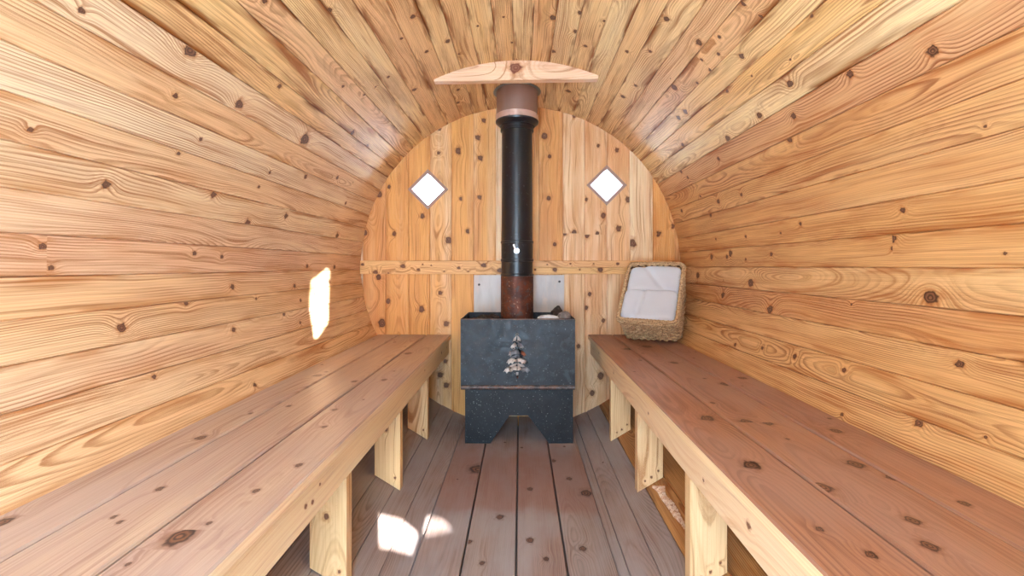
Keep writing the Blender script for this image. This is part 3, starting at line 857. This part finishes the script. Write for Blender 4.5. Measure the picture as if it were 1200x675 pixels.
# ------------------------------------------------------------------ basket with towels
rim = [Vector(p) for p in ((.532, 2.53, -.288), (.825, 2.44, -.300), (.922, 2.60, .016), (.640, 2.70, .017))]
bas = [Vector(p) for p in ((.610, 2.655, -.413), (.893, 2.58, -.413), (.962, 2.69, -.155), (.700, 2.775, -.165))]
def bil(c, a, b): return (c[0] * (1 - a) + c[1] * a) * (1 - b) + (c[3] * (1 - a) + c[2] * a) * b
def BP(a, b, c): return bil(rim, a, b) * (1 - c) + bil(bas, a, b) * c
def perim(c, n, inset=0.0, rad=.12):
    """rounded rectangle round the basket at depth c, n points"""
    pts = []
    for k in range(n):
        t = 2 * PI * k / n
        p = 14.0
        cx, sx = math.cos(t), math.sin(t)
        q = (abs(cx) ** p + abs(sx) ** p) ** (-1 / p)
        pts.append(BP(.5 + (.5 - inset) * cx * q, .5 + (.5 - inset) * sx * q, c))
    return pts
basket = thing('woven_basket', 'woven seagrass basket tilted on the right bench, filled with white towels', 'basket', tuple(bil(bas, .5, 0)))
bm = bmesh.new()
rows_n = 12; npt = 160
rb = random.Random(3)
for i in range(rows_n):
    c = .05 + .93 * i / (rows_n - 1)
    ph = (i % 2) * PI
    rj = rb.uniform(.9, 1.1)
    cen = BP(.5, .5, c)
    pts = []
    for k, p in enumerate(perim(c, npt)):
        d = (p - cen).normalized()
        pts.append(p + d * (.0045 * math.sin(2 * PI * k / npt * 30 + ph) + .003 * mnoise.noise(p * 40)))
    bm_tube(bm, pts, lambda k, ph=ph, rj=rj: (.0075 * rj) * (1 + .28 * math.sin(2 * PI * k / npt * 30 + ph + 1)), 8, True)
from_bm('woven_body', bm, M['weave'], basket, True, 1.0)
# lining and bottom
bm = bmesh.new()
for cc, ins in ((.0, .02),):
    A = [bm.verts.new(p) for p in perim(.04, 60, .012)]; B = [bm.verts.new(p) for p in perim(.98, 60, .012)]
    for k in range(60): bm.faces.new((A[k], A[(k + 1) % 60], B[(k + 1) % 60], B[k]))
    bm.faces.new(B)
from_bm('lining', bm, M['weave_shade'], basket, True, 1.0)
bm = bmesh.new()
pts = perim(0.0, 160)
bm_tube(bm, pts, lambda k: .0095 * (1 + .14 * math.sin(k * 2 * PI / 160 * 52)), 8, True)
pts = [p + (BP(.5, .5, 1) - BP(.5, .5, 0)).normalized() * .012 for p in perim(.0, 160, -.022)]
bm_tube(bm, pts, lambda k: .008 * (1 + .2 * math.sin(k * 2 * PI / 160 * 52 + 1)), 6, True)
from_bm('rim', bm, M['weave'], basket, True, 1.0)

def towel(name, a0, a1, b0, b1, c0, c1, seed, label, fn):
    bm = bmesh.new()
    n = 22
    bmesh.ops.create_cube(bm, size=2.0)
    bmesh.ops.subdivide_edges(bm, edges=bm.edges[:], cuts=n, use_grid_fill=True)
    for v in bm.verts:
        d = v.co.copy(); p = 8.0
        L = (abs(d.x) ** p + abs(d.y) ** p + abs(d.z) ** p) ** (1 / p)
        d /= L
        a = (a0 + a1) / 2 + d.x * (a1 - a0) / 2
        b = (b0 + b1) / 2 + d.y * (b1 - b0) / 2
        c = (c0 + c1) / 2 - d.z * (c1 - c0) / 2
        front = max(0.0, d.z)
        c += front * fn(d.x, d.y) + front * .022 * mnoise.noise(Vector((d.x * 1.6, d.y * 1.6, seed)))
        b += .012 * mnoise.noise(Vector((d.x * 2.5, seed, d.z)))
        v.co = BP(a, b, c)
    o = from_bm(name, bm, M['towel'], None, True)
    return setp(o, label, 'towel', 'white towels in the basket')
bmp = lambda x, c, w: math.exp(-((x - c) / w) ** 2)
towel('folded_towel', .025, .975, .505, .965, -.03, .75, 1.3, 'upper white folded towel in the woven basket', lambda x, y: .05 * bmp(x + .5 * y, .0, .10) + .02 * abs(x))
towel('folded_towel', .02, .975, .015, .53, -.06, .75, 5.1, 'lower white folded towel in the woven basket', lambda x, y: .07 * bmp(x - .08 * y, -.36, .07) - .03 * bmp(x, -.7, .25))

# ------------------------------------------------------------------ light
w = bpy.data.worlds.new('sky'); bpy.context.scene.world = w
w.use_nodes = True
nt = w.node_tree; nt.nodes.clear()
out = nt.nodes.new('ShaderNodeOutputWorld'); bg = nt.nodes.new('ShaderNodeBackground')
tc = nt.nodes.new('ShaderNodeTexCoord'); sp = nt.nodes.new('ShaderNodeSeparateXYZ')
nt.links.new(tc.outputs['Generated'], sp.inputs[0])
rmp = nt.nodes.new('ShaderNodeValToRGB')
mr = nt.nodes.new('ShaderNodeMapRange'); mr.inputs['From Min'].default_value = -1; mr.inputs['From Max'].default_value = 1
nt.links.new(sp.outputs[2], mr.inputs[0]); nt.links.new(mr.outputs[0], rmp.inputs[0])
els = rmp.color_ramp.elements
els[0].position = .45; els[0].color = (.32, .38, .40, 1)
els[1].position = .95; els[1].color = (.95, 1.42, 2.05, 1)
e = els.new(.52); e.color = (.42, .54, .67, 1)
e = els.new(.62); e.color = (.46, .61, .79, 1)
e = els.new(.72); e.color = (1.12, 1.54, 2.02, 1)
# the sky is brighter towards the sun, on the right
side = nt.nodes.new('ShaderNodeMapRange'); side.inputs['From Min'].default_value = -1; side.inputs['From Max'].default_value = 1
side.inputs['To Min'].default_value = .15; side.inputs['To Max'].default_value = 2.1
nt.links.new(sp.outputs[0], side.inputs[0])
nt.links.new(rmp.outputs[0], bg.inputs[0])
ms = nt.nodes.new('ShaderNodeMath'); ms.operation = 'MULTIPLY'; ms.inputs[1].default_value = 12.0
nt.links.new(side.outputs[0], ms.inputs[0]); nt.links.new(ms.outputs[0], bg.inputs[1])
nt.links.new(bg.outputs[0], out.inputs[0])

# daylight portal in the doorway
pl = bpy.data.lights.new('doorway_portal', 'AREA'); pl.shape = 'RECTANGLE'; pl.size = .86; pl.size_y = 1.71
pl.cycles.is_portal = True
po = bpy.data.objects.new('doorway_portal', pl); C.objects.link(po)
po.location = (-.23, YF - .01, -.075); po.rotation_euler = (PI / 2, 0, 0)

def beam(name, pts, watts, rad):  # added narrow spot outside, standing in for the sun through the holes
    cx = sum(p[0] for p in pts) / len(pts); cz = sum(p[1] for p in pts) / len(pts)
    l = bpy.data.lights.new(name, 'SPOT'); l.energy = watts; l.spot_blend = 0.05
    dist = 9.0
    l.spot_size = 2 * math.atan(rad / dist); l.shadow_soft_size = .03; l.color = (1.0, 1.0, 1.0)
    o = bpy.data.objects.new(name, l); C.objects.link(o)
    o.location = Vector((cx, YF, cz)) - SUN * dist
    o.rotation_euler = SUN.to_track_quat('-Z', 'Y').to_euler()
beam('sun_patch_spot', hole1, 90000, .16)
beam('sun_patch_spot', hole2 + hole3, 90000, .2)

# ------------------------------------------------------------------ camera & view
cam = bpy.data.cameras.new('camera'); co = bpy.data.objects.new('camera', cam); C.objects.link(co)
cam.sensor_fit = 'HORIZONTAL'; cam.sensor_width = 36.0; cam.lens = F / 1200 * 36
cam.clip_start = .02
co.location = (0, 0, 0); co.rotation_euler = (PI / 2, 0, 0)
cam.shift_x = -(VX - 600) / 1200
cam.shift_y = -(337.5 - VY) / 1200
sc = bpy.context.scene
sc.camera = co
sc.view_settings.view_transform = 'Standard'; sc.view_settings.look = 'None'
sc.view_settings.gamma = 1.0; sc.view_settings.use_curve_mapping = False
sc.view_settings.exposure = 0.95
sc.cycles.max_bounces = 16; sc.cycles.diffuse_bounces = 10; sc.cycles.glossy_bounces = 4
sc.cycles.transparent_max_bounces = 8
sc.cycles.use_denoising = True
